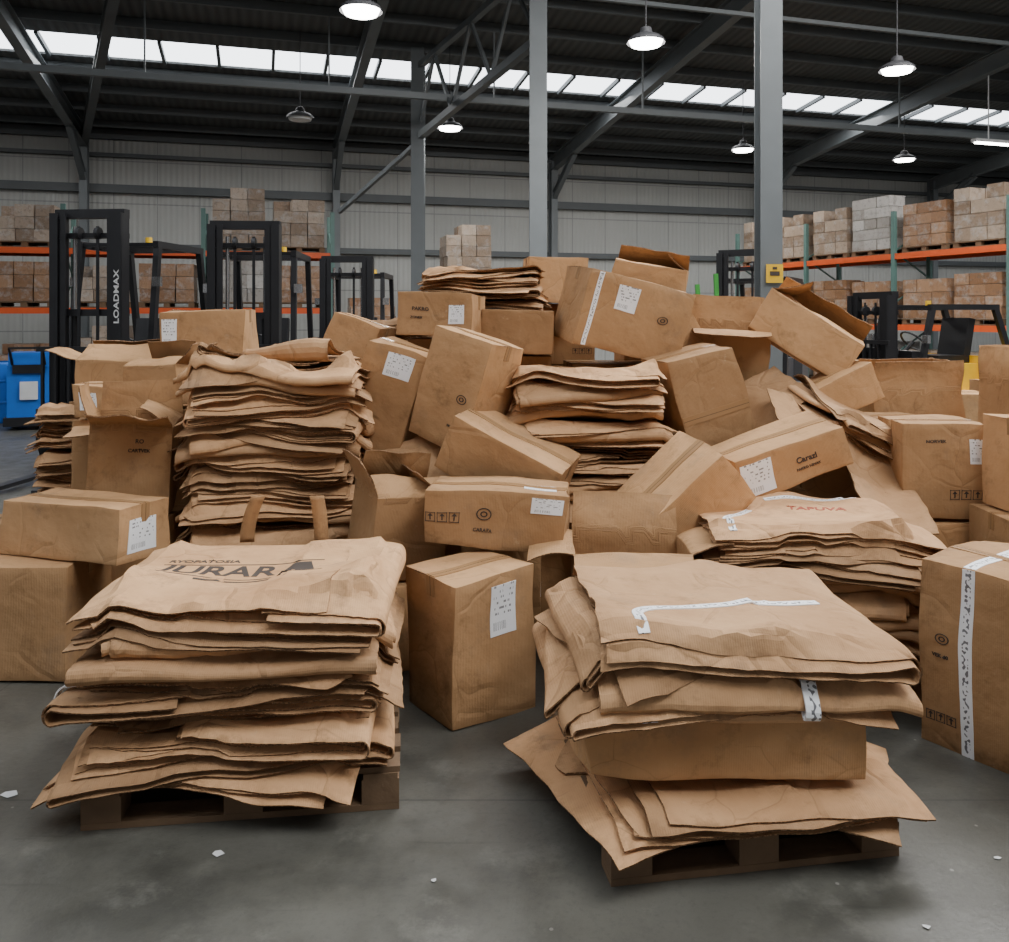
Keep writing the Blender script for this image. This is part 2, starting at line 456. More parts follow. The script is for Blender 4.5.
        wv = s.wav(s.X, s.Y, amp); bl = s.blur(s.H)
        base = np.maximum(s.H, bl)+(wv-np.percentile(wv, 30))*lift
        base = np.maximum(base, s.H+.001)
        core = (np.abs(s.X) < s.w*.3) & (np.abs(s.Y) < s.d*.3); z0c = s.H[core].mean()
        for _ in range(3):
            a_ = rg.uniform(0, 6.28) if rg.rand() < .4 else rg.uniform(3.3, 6.1)
            px, py = np.clip(math.cos(a_)*s.w*.8, -s.w/2, s.w/2), np.clip(math.sin(a_)*s.d*.8, -s.d/2, s.d/2)
            if float(s.samp(s.H, np.array([px]), np.array([py]))[0]) < z0c-.004:
                base = base+rg.uniform(.2, 1)*curl*np.exp(-((s.X-px)**2+(s.Y-py)**2)/(2*rg.uniform(.06, .13)**2))
        gr = (2*nest*t+.001, rg.uniform(0, 6), lam); tint = rg.uniform(.0, 1) if tint is None else tint
        for j in range(nest):
            s.sheet(base, c, ang, Lu, Lv*(1 if j == 0 else rg.uniform(.93, 1.05)), R, nest, j, 0 if j == 0 else rg.uniform(0, .07), min(.9, uup+rg.uniform(-.0, .06)*(j > 0)),
                    fold, gr, iC, min(1, max(0, tint+rg.uniform(-.3, .3))), shv=rg.uniform(-.028, .028)*(j > 0))
        if tag:
            tl = tag[2] if len(tag) > 2 else .09
            s.sheet(base, c, ang, Lu, Lv, R+.004, nest, -1.1, 1-.07/Lu, 1-tl/Lu, fold, gr, iS, .5, vr=tag[:2])
        dx, dy = s.X-c[0], s.Y-c[1]; u = dx*math.cos(ang)+dy*math.sin(ang); v = -dx*math.sin(ang)+dy*math.cos(ang)
        ins = (np.abs(u) < Lu/2+.02) & (np.abs(v) < Lv/2+.02)
        g0 = gr[0]+np.maximum(0, 2*R*(1+.45*np.sin(v*7+gr[1]))-gr[0])*np.exp(-(Lu/2-np.minimum(u, Lu/2))/lam) if fold else np.full_like(u, nest*t)
        g = np.where(u > -Lu/2+Lu*uup-.02, g0, nest*t) if fold else g0
        s.surf = base+(g0+.0056 if fold else (nest-1)*t)
        s.H = np.where(ins, np.maximum(s.H, base+g+.003), s.H)
        zc = s.H[core].mean()
        s.H = np.maximum(s.H, zc-s.d0-s.dr*s.D-s.front*np.maximum(0, -s.Y-.1))
        return zc
    def top(s): return s.H[(np.abs(s.X) < s.w*.3) & (np.abs(s.Y) < s.d*.3)].mean()
    def fill(s, H, R=(.006, .018), pf=.68, nests=(1, 1, 2, 2, 3), **kw):
        i = 0
        while s.top() < H and i < 60:
            side = s.rng.choice([-90, -90, 180, 0, -90, 180, 0, 90])
            fold = s.rng.rand() < pf
            s.item(side=side, nest=int(s.rng.choice(nests)), R=s.rng.uniform(*R), fold=fold, **kw); i += 1
    def flatten(s, x, y): return s.samp(s.surf, x, y)
    def ribbon(s, pts, wid, mat=iS, off=.003):
        P = [Vector((*p, 0)) for p in pts]; Q = []
        for a, b in zip(P[:-1], P[1:]):
            n = max(2, int((b-a).length/.02))
            Q += [a.lerp(b, i/n) for i in range(n)]
        Q.append(P[-1])
        for _ in range(12): Q = [Q[0]]+[(Q[i-1]+Q[i]*2+Q[i+1])/4 for i in range(1, len(Q)-1)]+[Q[-1]]
        b0 = len(s.mb.V)
        for i, q in enumerate(Q):
            tg = (Q[min(i+1, len(Q)-1)]-Q[max(i-1, 0)]).normalized(); nn = Vector((-tg.y, tg.x, 0))
            for sg in (-.5, .5):
                r = q+nn*wid*sg
                z = float(s.flatten(np.array([r.x]), np.array([r.y]))[0])+off
                s.mb.v((r.x, r.y, z))
        n = len(Q)
        for i in range(n-1):
            a = b0+2*i; s.mb.f((a, a+2, a+3, a+1), mat, [(i/30, 0), ((i+1)/30, 0), ((i+1)/30, 1), (i/30, 1)])
    def text(s, t, c, size, rot=0, mat=iI, off=.0012, sx=1.):
        V, F = text_geo(t); b = len(s.mb.V); cs, sn = math.cos(rad(rot)), math.sin(rad(rot))
        for x, y in V:
            x *= sx
            X = c[0]+(x*cs-y*sn)*size; Y = c[1]+(x*sn+y*cs)*size
            s.mb.v((X, Y, float(s.flatten(np.array([X]), np.array([Y]))[0])+off))
        for f in F: s.mb.f(tuple(b+i for i in f), mat)
    def patch(s, x0, y0, x1, y1, mat=iI, off=.0012, skew=0):
        nx = max(1, int(abs(x1-x0)/.02)); ny = max(1, int(abs(y1-y0)/.02)); b = len(s.mb.V)
        for j in range(ny+1):
            for i in range(nx+1):
                Y = y0+(y1-y0)*j/ny; X = x0+(x1-x0)*i/nx*(1-skew*j/ny)+(x1-x0)*.5*skew*j/ny
                s.mb.v((X, Y, float(s.flatten(np.array([X]), np.array([Y]))[0])+off))
        for j in range(ny):
            for i in range(nx):
                a = b+j*(nx+1)+i; s.mb.f((a, a+1, a+nx+2, a+nx+1), mat)
    def build(s, loc, yaw=0, t=0, p=0, name='folded_cardboard_stack'):
        M = Matrix.Translation(loc) @ Matrix.Rotation(rad(t), 4, 'Y') @ Matrix.Rotation(rad(p), 4, 'X') @ Matrix.Rotation(rad(yaw), 4, 'Z')
        o = s.mb.build(name, STKM, True, 0, None, M)
        m = o.modifiers.new('sol', 'SOLIDIFY'); m.thickness = .005; m.offset = -1; m.material_offset_rim = 1
        e = o.modifiers.new('es', 'EDGE_SPLIT'); e.split_angle = rad(13)
        return o

def pallet(x, y, yaw, w=1.0, d=.85, z=0, name='wooden_pallet'):
    mb = MB()
    for yy in (-d/2+.05, 0, d/2-.05):
        mb.box((0, yy, .011), (w, .1, .02), 0)
        for xx in (-w/2+.06, 0, w/2-.06): mb.box((xx, yy, .061), (.12, .1, .078), 0)
    for xx in (-w/2+.06, 0, w/2-.06): mb.box((xx, 0, .109), (.11, d, .018), 0)
    n = 7
    for i in range(n): mb.box((0, -d/2+.05+i*(d-.1)/(n-1), .128), (w+random.uniform(-.01, .01), .09, .018), 0)
    return mb.build(name, [WOOD], False, 0, None, Matrix.Translation((x, y, z)) @ Matrix.Rotation(rad(yaw), 4, 'Z'))

# ================================================================== the building
TH = rad(16); CW, SW = math.cos(TH), math.sin(TH)
def Bp(w, d, z): return Vector((w*CW+d*SW, 26+w*SW-d*CW, z))
def roof(d): return 6.6+.114*d

def mk_floor():
    m, nt, bs = newmat('concrete_floor')
    co = N(nt, 'ShaderNodeTexCoord').outputs['Object']
    a = ramp(nt, nz(nt, co, .6, 8, .62), .3, .7); b = ramp(nt, nz(nt, co, 5, 10, .7), .3, .75)
    c = mixc(nt, a, (.055, .054, .046), (.110, .106, .090))
    c = mixc(nt, mth(nt, 'MULTIPLY', b, .35), c, (.145, .14, .12))
    st = ramp(nt, nz(nt, co, 1.6, 8, .65), .50, .60)
    c = mixc(nt, mth(nt, 'MULTIPLY', st, .55), c, (.036, .035, .030))
    st2 = ramp(nt, nz(nt, co, 3.1, 9, .75), .55, .64)
    c = mixc(nt, mth(nt, 'MULTIPLY', st2, .40), c, (.17, .165, .145))
    mp = N(nt, 'ShaderNodeMapping'); mp.inputs['Scale'].default_value = (.6, 9, 1); mp.inputs['Rotation'].default_value = (0, 0, .5)
    nt.links.new(co, mp.inputs[0])
    sk = ramp(nt, nz(nt, mp.outputs[0], 2.2, 6, .6), .63, .70)      # scuff streaks
    c = mixc(nt, mth(nt, 'MULTIPLY', sk, .35), c, (.03, .03, .027))
    gr = ramp(nt, nz(nt, co, 40, 6, .8), .50, .72)
    c = mixc(nt, mth(nt, 'MULTIPLY', gr, .45), c, (.035, .035, .031))
    sp = N(nt, 'ShaderNodeTexVoronoi'); sp.inputs['Scale'].default_value = 7; nt.links.new(co, sp.inputs['Vector'])
    k = mth(nt, 'LESS_THAN', sp.outputs['Distance'], .04)
    c = mixc(nt, mth(nt, 'MULTIPLY', k, .5), c, (.35, .34, .31))
    s = N(nt, 'ShaderNodeSeparateXYZ'); nt.links.new(co, s.inputs[0])
    for ax, off in ((0, 2.15), (1, 1.2)):
        fr = mth(nt, 'FRACT', mth(nt, 'DIVIDE', mth(nt, 'ADD', s.outputs[ax], off), 4.))
        j = mth(nt, 'LESS_THAN', fr, .0018)
        c = mixc(nt, mth(nt, 'MULTIPLY', j, .6), c, (.03, .03, .03))
    nt.links.new(c, bs.inputs['Base Color'])
    nt.links.new(mth(nt, 'ADD', mth(nt, 'MULTIPLY', b, .28), .26), bs.inputs['Roughness'])
    bump(nt, bs, nz(nt, co, 30, 6, .7), .15, .01)
    return m
mb = MB(); mb.box((0, 16, -.05), (110, 80, .1), 0)
mb.build('floor', [mk_floor()])

def mk_wall():
    m, nt, bs = newmat('wall_panels')
    co = N(nt, 'ShaderNodeTexCoord').outputs['Object']
    s = N(nt, 'ShaderNodeSeparateXYZ'); nt.links.new(co, s.inputs[0])
    f = nz(nt, co, .6, 6, .6)
    c = mixc(nt, f, (.34, .35, .335), (.48, .48, .46))
    jz = mth(nt, 'LESS_THAN', mth(nt, 'FRACT', mth(nt, 'DIVIDE', s.outputs[2], 1.15)), .03)
    jx = mth(nt, 'LESS_THAN', mth(nt, 'FRACT', mth(nt, 'DIVIDE', s.outputs[0], 1.1)), .025)
    j = mth(nt, 'MAXIMUM', jz, jx)
    c = mixc(nt, mth(nt, 'MULTIPLY', j, .55), c, (.16, .165, .165))
    nt.links.new(c, bs.inputs['Base Color']); bs.inputs['Roughness'].default_value = .6
    w = N(nt, 'ShaderNodeTexWave', wave_type='BANDS', bands_direction='X'); w.inputs['Scale'].default_value = 2.2
    nt.links.new(co, w.inputs['Vector']); bump(nt, bs, w.outputs['Fac'], .3, .03)
    return m
WALLM = mk_wall()
RB = Matrix.Translation((0, 26, 0)) @ Matrix.Rotation(TH, 4, 'Z')
mb = MB(); mb.box((0, .1, 3.4), (70, .2, 6.8), 0)
mb.build('wall_back', [WALLM], M=RB)
mb = MB()
for z, h in ((5.0, .22), (3.45, .16), (5.9, .1), (6.45, .25)): mb.beam((-34, -.1, z), (34, -.1, z), .16, h, 0, 'box')
mb.build('trim_wall_girts', [DSTEEL], M=RB)

def mk_roof():
    m, nt, bs = newmat('roof_sheeting')
    co = N(nt, 'ShaderNodeTexCoord').outputs['Object']
    c = mixc(nt, nz(nt, co, .8, 5), (.075, .08, .08), (.125, .13, .13))
    w = N(nt, 'ShaderNodeTexWave', wave_type='BANDS', bands_direction='X'); w.inputs['Scale'].default_value = 1.6
    nt.links.new(co, w.inputs['Vector'])
    c = mixc(nt, mth(nt, 'MULTIPLY', w.outputs['Fac'], .4), c, (.035, .037, .037))
    nt.links.new(c, bs.inputs['Base Color']); bs.inputs['Roughness'].default_value = .7
    bump(nt, bs, w.outputs['Fac'], .5, .05)
    return m
mb = MB()
SK = [(4.9, 6.05), (16.0, 19.0), (23.5, 27.0)]  # first is the skylight; the other two are unseen strips added for lighting
ds = [0]+[x for q in SK for x in q]+[33]
for a, b in zip(ds[::2], ds[1::2]):
    P = [(-35, -a, roof(a)), (35, -a, roof(a)), (35, -b, roof(b)), (-35, -b, roof(b))]
    mb.hexa([Vector(p) for p in P]+[Vector(p)+Vector((0, 0, .12)) for p in P], 0)
mb.build('ceiling', [mk_roof()], M=RB)
m, nt, bs = newmat('skylight_and_fill_panel')  # glow shared by the skylight and the added fill strips
bs.inputs['Base Color'].default_value = (.8, .85, .9, 1); bs.inputs['Emission Color'].default_value = (.90, .95, 1, 1)
bs.inputs['Emission Strength'].default_value = 4.5
SKYFILL = m
for n_, (a, b) in enumerate(SK):
    mb = MB()
    P = [(-35, -a, roof(a)+.05), (35, -a, roof(a)+.05), (35, -b, roof(b)+.05), (-35, -b, roof(b)+.05)]
    mb.hexa([Vector(p) for p in P]+[Vector(p)+Vector((0, 0, .03)) for p in P], 0)
    k = -34.5
    while k < 35:
        mb.beam((k, -a, roof(a)), (k, -b, roof(b)), .07, .1, 1); k += 1.15
    mb.build('skylight_and_fill_%d' % (n_+1), [SKYFILL, DSTEEL], M=RB)  # all but the first are glowing strips added to light the hall
mb = MB(); d = .8
while d < 32:
    if not any(a-.1 < d < b+.1 for a, b in SK): mb.beam((-34, -d, roof(d)-.1), (34, -d, roof(d)-.1), .07, .18, 0)
    d += 1.25
mb.build('roof_purlins', [DSTEEL], M=RB)
for w in (-18.2, -11.65, -5.1, 1.45, 8.7, 15.6, 22.5):
    mb = MB()
    mb.beam((w, -.3, roof(.3)-.42), (w, -31, roof(31)-.42), .2, .42, 0, 'I')
    mb.beam((w, -.35, 0), (w, -.35, 6.3), .2, .3, 0, 'I')
    mb.beam((w, -.4, 5.2), (w, -2.2, roof(2.2)-.6), .14, .2, 0, 'I')
    mb.build('portal_frame', [STEEL], M=RB)
mb = MB()
q0, q1 = Vector((-11.2, 22.6, 6.15)), Vector((-5.6, 12.6, 7.35))
mb.beam(q0, q1, .18, .3, 0, 'I'); mb.build('roof_brace_beam', [DSTEEL])
mb = MB()
mb.beam((-30, -8.3, 5.95), (30, -8.3, 5.95), .12, .12, 0)
for w in np.arange(-29, 30, 3.3): mb.beam((w, -8.3, 5.95), (w, -8.3, roof(8.3)-.15), .03, .03, 0)
mb.beam((-30, -11.5, 7.0), (30, -11.5, 7.0), .07, .07, 0)
mb.build('roof_tie_rail', [STEEL], M=RB)
cols = [(3.04, 9.8, .25), (.56, 14.2, .29), (-1.85, 18.2, .28)]
for x, y, s_ in cols:
    mb = MB(); zt = roof((26-y+x*math.tan(TH))*CW)-.1
    mb.beam((x, y, 0), (x, y, zt), s_, s_, 0, 'I')
    mb.box((x, y, .02), (.5, .5, .04), 0)
    for sx in (-1, 1): mb.beam((x+sx*s_*.32, y-s_*.42, 0), (x+sx*s_*.32, y-s_*.42, zt), .05, .03, 0)
    mb.build('steel_column', [STEEL])
x, y = cols[0][:2]
mb = MB(); mb.box((x+.02, y-.17, 2.07), (.19, .012, .21), 0); mb.box((x+.02, y-.178, 2.07), (.11, .006, .05), 1); mb.box((x+.02, y-.178, 2.13), (.05, .006, .03), 1)
mb.build('warning_sign', [YELLOW, INK])
a, b = Vector((-1.85, 18.2, 0)), Vector((.56, 14.2, 0))
mb = MB()
za, zb = 6.0, 6.3
mb.beam(a+Vector((0, 0, za-.6)), b+Vector((0, 0, zb-.1)), .14, .14, 0)
mb.beam(a+Vector((0, 0, za+.9)), b+Vector((0, 0, zb+1.2)), .12, .12, 0)
for i in range(3):
    f0, f1 = i/3, (i+1)/3
    lo = lambda f: a.lerp(b, f)+Vector((0, 0, za-.6+f*(zb-.1-za+.6)))
    hi = lambda f: a.lerp(b, f)+Vector((0, 0, za+.9+f*(zb+1.2-za-.9)))
    mb.beam(lo(f0), hi((f0+f1)/2), .06, .06, 0); mb.beam(hi((f0+f1)/2), lo(f1), .06, .06, 0)
mb.beam(Vector((-1.85, 18.2, 5.3)), Vector((-4.0, 20.6, 4.1)), .09, .09, 0)
mb.build('lattice_truss', [STEEL])

m, nt, bs = newmat('lamp_glow'); bs.inputs['Emission Color'].default_value = (1, .98, .93, 1); bs.inputs['Emission Strength'].default_value = 18
GLOW = m
def lamp(x, y, z=5.6, on=True, power=75):
    mb = MB(); d = (26-y+x*math.tan(TH))*CW; zt = roof(d)-.05
    n = 28; prof = [(.28, 0), (.265, .05), (.2, .10), (.10, .14), (.08, .22), (.03, .24)]
    for (r0, z0), (r1, z1) in zip(prof[:-1], prof[1:]):
        mb.cyl((x, y, z+z0), (x, y, z+z1), r0, 0, n, r1, cap=False)
    mb.cyl((x, y, z+.23), (x, y, zt), .010, 0, 6)
    mb.cyl((x, y, z-.035), (x, y, z+.03), .22, 1 if on else 2, n, .25)
    mb.build('high_bay_lamp', [GREYD, GLOW, WHITEP])
    if on:
        l = bpy.data.lights.new('lamp_light', 'AREA'); l.shape = 'DISK'; l.size = .4; l.energy = power; l.color = (1, .96, .9)
        lo = bpy.data.objects.new('lamp_light', l); lo.location = (x, y, z-.05); scene.collection.objects.link(lo)
for px, y in ((-1.89, 11.2), (2.08, 12.5), (6.42, 13.9), (-1.17, 18.2), (5.78, 20.6), (10.3, 21.9)): lamp(px, y)
lamp(-4.16, 17.3, on=False)
mb = MB(); mb.beam((10.6, 19.2, 5.55), (12.4, 19.75, 5.55), .16, .07, 0); mb.beam((10.65, 19.2, 5.5), (12.35, 19.74, 5.5), .1, .04, 1)
mb.beam((11, 19.32, 5.6), (11, 19.32, 7.5), .02, .02, 0); mb.beam((12, 19.62, 5.6), (12, 19.62, 7.5), .02, .02, 0)
mb.build('fluorescent_fixture', [WHITEP, GLOW])

# ================================================================== storage racks
def wrapmat(name, c0, c1):
    m, nt, bs = newmat(name)
    at = N(nt, 'ShaderNodeAttribute', attribute_name='tint').outputs['Fac']
    co = N(nt, 'ShaderNodeTexCoord').outputs['Object']
    c = mixc(nt, at, c0, c1)
    g = ramp(nt, nz(nt, co, 5, 6, .7), .5, .65)
    c = mixc(nt, mth(nt, 'MULTIPLY', g, .45), c, (.48, .48, .48))
    k = ramp(nt, nz(nt, co, 9, 6, .7), .52, .66)
    c = mixc(nt, mth(nt, 'MULTIPLY', k, .5), c, (.09, .075, .06))
    nt.links.new(c, bs.inputs['Base Color']); bs.inputs['Roughness'].default_value = .3
    bump(nt, bs, nz(nt, co, 10, 6, .7), .6, .04)
    return m
WA = wrapmat('wrapped_cartons_a', (.20, .13, .08), (.46, .36, .28)); WB = wrapmat('wrapped_cartons_b', (.28, .25, .22), (.52, .49, .46))
WC = wrapmat('wrapped_cartons_c', (.24, .12, .055), (.40, .23, .13))
def load_mesh(seed, nz_, hh, mat):
    r = random.Random(seed); mb = MB()
    for yy in (-.4, 0, .4):
        mb.box((0, yy, .011), (1.1, .1, .02), 1)
        for xx in (-.49, 0, .49): mb.box((xx, yy, .06), (.12, .1, .08), 1)
    for i in range(7): mb.box((0, -.42+i*.14, .11), (1.1, .1, .02), 1)
    for k in range(nz_):
        for i in range(3):
            for j in range(2):
                if k == nz_-1 and r.random() < .3: continue
                mb.box((-.36+i*.36+r.uniform(-.012, .012), -.22+j*.44, .125+hh*(k+.5)), (.345+r.uniform(0, .014), .43, hh-.008), 0,
                       Matrix.Rotation(rad(r.uniform(-2, 2)), 3, 'Z'), r.random())
    o = mb.build('tmp', [mat, WOOD]); me = o.data; bpy.data.objects.remove(o); return me
LOADS = [load_mesh(1, 4, .26, WA), load_mesh(2, 3, .3, WB), load_mesh(3, 4, .22, WC), load_mesh(4, 5, .25, WA), load_mesh(5, 3, .25, WA), load_mesh(6, 5, .23, WB), load_mesh(7, 3, .27, WC)]
def load(M, k):
    o = bpy.data.objects.new('wrapped_pallet_load', LOADS[k]); o.matrix_world = M; scene.collection.objects.link(o)
def rack(x, y, yaw, nb, levels, seed, side=1, skip=.1):
    mb = MB(); r = random.Random(seed); L = 2.7; D = 1.0
    H = levels[-1]+.9
    for i in range(nb+1):
        for yy in (0, D*side): mb.box((i*L, yy, H/2), (.09, .08, H), 0)
        z = .2; k = 0
        while z < H-.6:
            a, b = ((0, D*side) if k % 2 else (D*side, 0)); mb.beam((i*L, a, z), (i*L, b, z+.55), .03, .03, 0); z += .55; k += 1
    for i in range(nb):
        for z in levels:
            for yy in (0, D*side): mb.box((i*L+L/2, yy, z-.06), (L-.09, .05, .12), 1)
            mb.box((i*L+L/2, D*side/2, z-.01), (L-.1, D*.95, .015), 2)
    M = Matrix.Translation((x, y, 0)) @ Matrix.Rotation(rad(yaw), 4, 'Z')
    mb.build('pallet_rack', [TEAL, ORANGE, GREYD], M=M)
    for i in range(nb):
        for li, z in enumerate([0]+levels):
            for q in (.72, 1.98):
                if r.random() < skip: continue
                nxt = ([0]+levels+[99])[li+1]
                if nxt-z < 1.12: continue
                ch = [0, 1, 2, 5, 3, 3, 0, 4] if nxt-z > 1.7 else [4, 1, 2, 6]
                load(M @ Matrix.Translation((i*L+q, D*side/2, z+.003)) @ Matrix.Rotation(rad(r.uniform(-2, 2)), 4, 'Z'), r.choice(ch))
rack(10.2, 13.0, 111, 4, [1.4, 2.9], 3, side=-1, skip=.06)
rack(-11.6, 16.6, 16, 3, [1.75, 2.97], 8, side=1, skip=.12)
rack(-14.3, 15.8, 16, 1, [1.75, 2.97], 9, side=1)
for x, y, k in ((-.95, 20.5, 0), (-3.3, 21.0, 2), (-2.2, 21.3, 0), (4.4, 22.5, 0)):
    load(Matrix.Translation((x, y, 0)) @ Matrix.Rotation(TH, 4, 'Z'), k)
load(Matrix.Translation((-.95, 20.5, 1.18)) @ Matrix.Rotation(TH, 4, 'Z'), 0)
load(Matrix.Translation((-.95, 20.5, 2.36)) @ Matrix.Rotation(TH, 4, 'Z'), 3)
load(Matrix.Translation((-3.3, 21.0, 1.02)) @ Matrix.Rotation(TH, 4, 'Z'), 2)

# ================================================================== forklifts
def forklift(x, y, yaw, mh=2.6, body=GREYD, gh=2.2, word=None):
    mb = MB()
    K, R_, C, B, Y, S_ = 0, 1, 2, 3, 4, 5
    for sx in (-1, 1):
        mb.box((sx*.36, -.05, mh/2+.05), (.035, .15, mh-.1), K); mb.box((sx*.335, -.12, mh/2+.05), (.085, .02, mh-.1), K); mb.box((sx*.335, .02, mh/2+.05), (.085, .02, mh-.1), K)
        mb.box((sx*.27, -.05, mh/2+.1), (.03, .11, mh-.2), K); mb.box((sx*.25, -.10, mh/2+.1), (.06, .018, mh-.2), K)
        mb.cyl((sx*.2, .02, .25), (sx*.2, .02, mh*.62), .035, K, 10); mb.cyl((sx*.2, .02, mh*.62), (sx*.2, .02, mh-.12), .02, C, 10)
        mb.box((sx*.1, -.07, mh*.55), (.03, .012, mh*.8), K)
        mb.cyl((sx*.12, -.06, mh-.2), (sx*.08, -.06, mh-.2), .06, K, 14)
    for z, h in ((mh, .09), (mh*.62, .07), (.3, .1), (mh-.22, .05)): mb.box((0, -.0, z), (.74, .1, h), K)
    for z in (.35, .62): mb.box((0, -.17, z), (.95, .05, .09), K)
    for xx in np.linspace(-.42, .42, 7): mb.box((xx, -.17, .95), (.025, .03, .62), K)
    mb.box((0, -.17, 1.26), (.95, .04, .05), K)
    for sx in (-1, 1):
        mb.box((sx*.25, -.22, .36), (.11, .04, .62), K); mb.box((sx*.25, -.72, .06), (.11, 1.0, .035), K)
    mb.box((0, .75, .42), (1.0, 1.2, .42), B)
    P = [(-.5, 1.25, .22), (.5, 1.25, .22), (.46, 2.05, .3), (-.46, 2.05, .3), (-.5, 1.25, 1.08), (.5, 1.25, 1.08), (.44, 1.95, .95), (-.44, 1.95, .95)]
    mb.hexa([Vector(p) for p in P], B)
    mb.box((0, 1.05, .8), (.75, .75, .36), B)
    mb.box((0, 1.0, 1.03), (.48, .48, .1), K); mb.box((0, 1.25, 1.3), (.46, .1, .52), K, Matrix.Rotation(rad(-10), 3, 'X'))
    mb.box((0, .3, .85), (.85, .2, .6), K)
    mb.cyl((0, .42, 1.1), (0, .58, 1.25), .025, K, 8)
    n = 20
    for i in range(n):
        a0, a1 = 2*math.pi*i/n, 2*math.pi*(i+1)/n
        f = lambda a: Vector((.17*math.cos(a), .58+.17*math.sin(a)*.7, 1.26+.17*math.sin(a)*-.7))
        mb.cyl(f(a0), f(a1), .014, K, 6, cap=False)
    for sx in (-1, 1):
        mb.beam((sx*.46, .25, .7), (sx*.43, .5, gh), .06, .07, K); mb.beam((sx*.44, 1.7, 1.0), (sx*.43, 1.45, gh), .06, .07, K)
        mb.beam((sx*.43, .45, gh), (sx*.43, 1.5, gh), .06, .07, K)
        mb.box((sx*.5, .35, gh-.4), (.09, .05, .10), C)
    for yy in np.linspace(.5, 1.45, 7): mb.box((0, yy, gh), (.86, .05, .04), K)
    for sx in (-1, 1):
        for yy, r in ((.25, .33), (1.65, .27)):
            mb.cyl((sx*.34, yy, r), (sx*.54, yy, r), r, R_, 24); mb.cyl((sx*.53, yy, r), (sx*.55, yy, r), r*.55, Y, 18)
    mb.cyl((.3, .55, gh), (.3, .55, gh+.08), .035, Y, 12)
    if word:
        T, F = text_geo(word); b = len(mb.V)
        for a, c in T: mb.v((.335-c*.075, -.132, mh*.68+a*.11))
        for f in F: mb.f(tuple(b+i for i in f), 5)
    mb.build('forklift', [BLACK, RUBBER, CHROME, body, YELLOW, WHITEP], M=Matrix.Translation((x, y, 0)) @ Matrix.Rotation(rad(yaw), 4, 'Z'))
forklift(-4.17, 8.6, -6, 2.62, GREYD, 2.35, 'LOADMAX')
forklift(-2.8, 9.2, 4, 2.57, GREYD, 2.3)
forklift(-2.25, 12.2, 0, 2.4, GREYD, 2.2)
forklift(3.3, 11.6, -30, 2.45, GREYD, 2.1)
forklift(4.75, 10.9, -75, 1.85, YELLOW, 1.7)

def drum(x, y):
    mb = MB()
    prof = [(.27, 0), (.285, .03), (.285, .28), (.3, .3), (.285, .32), (.285, .6), (.3, .62), (.285, .64), (.285, .87), (.27, .9)]
    for (r0, z0), (r1, z1) in zip(prof[:-1], prof[1:]): mb.cyl((0, 0, z0), (0, 0, z1), r0, 0, 24, r1, cap=False)
    mb.cyl((0, 0, .87), (0, 0, .88), .27, 0, 24); mb.cyl((.15, 0, .88), (.15, 0, .91), .035, 1, 10); mb.cyl((0, 0, .01), (0, 0, .012), .27, 0, 24)
    mb.build('blue_drum', [BLUE, BLACK], True, M=Matrix.Translation((x, y, 0)))
mb = MB()
mb.box((0, 0, .5), (.55, .8, .8), 0); mb.box((0, -.2, .98), (.5, .45, .2), 0); mb.box((0, -.42, .55), (.22, .03, .25), 2)
mb.box((0, 0, .12), (.62, .9, .12), 1); mb.box((0, -.42, .85), (.4, .03, .12), 1)
for sx in (-1, 1):
    mb.cyl((sx*.24, .2, .14), (sx*.32, .2, .14), .14, 1, 16); mb.beam((sx*.2, -.4, .9), (sx*.2, -.65, 1.15), .03, .03, 1)
mb.beam((-.2, -.65, 1.15), (.2, -.65, 1.15), .03, .03, 1)
mb.build('floor_scrubber', [BLUE, BLACK, WHITEP], M=Matrix.Translation((-6.75, 12.2, 0)) @ Matrix.Rotation(rad(20), 4, 'Z'))
drum(-7.5, 12.8); drum(-3.45, 13.4)
column(3.9, 9.3, .6, .5, 1.1, 12); column(4.7, 8.9, .6, .5, .8, -8); column(5.4, 9.1, .55, .5, .9, 5)
mb = MB()
for i, dx in enumerate((0, .05, .12)): mb.beam((1.55+dx, 6.4, 0), (1.35+dx*2, 6.4, 1.75+i*.08), .03, .03, 0)
mb.box((1.5, 6.4, .04), (.4, .4, .08), 0)
mb.build('green_hand_truck', [GREEN])

# ================================================================== foreground piles
# pile A (front left)
pallet(-.88, 3.12, 7, .98, .86)
s = Stack(.92, .86, .14, 12, .42)
s.item(side=-101, Lu=.90, Lv=.92, fold=False, nest=1, jit=0, c=(-.06, -.04), amp=.006)
s.item(side=-97, Lu=.88, Lv=.94, fold=False, nest=2, jit=0, c=(-.07, -.05), amp=.006)
s.item(side=184, Lu=1.02, Lv=.90, nest=1, R=.010, jit=2, c=(-.04, -.03))
s.dr = .24
s.item(side=0, Lu=.98, Lv=.90, nest=2, R=.012, jit=6, c=(-.02, 0))
s.fill(.36, amp=.010, nests=(1, 2, 2, 3), R=(.007, .020))
s.item(side=180, Lu=1.0, Lv=.90, nest=2, R=.024, jit=3, c=(-.04, -.01), tag=(.30, .34, .22), amp=.010)
s.fill(.59, amp=.010, nests=(1, 2, 2, 3), R=(.007, .020))
s.item(side=0, Lu=.94, Lv=.88, nest=3, R=.028, jit=2, uup=.62, amp=.007, tint=.8, c=(.01, .0))
s.item(side=0, Lu=.82, Lv=.86, nest=1, fold=False, jit=1, amp=.006, tint=.95, c=(-.10, -.01))
s.text('JURAR', (-.15, .03), .19, -2, sx=.78); s.text('RYOPATOSIA', (-.24, .17), .045, -2)
s.patch(-.38, .12, .22, .127); s.patch(-.36, -.10, .24, -.093); s.patch(.07, -.07, .21, .10, skew=.5); s.patch(-.2, -.14, .1, -.127)
s.build((-.90, 3.12, 0), 4)

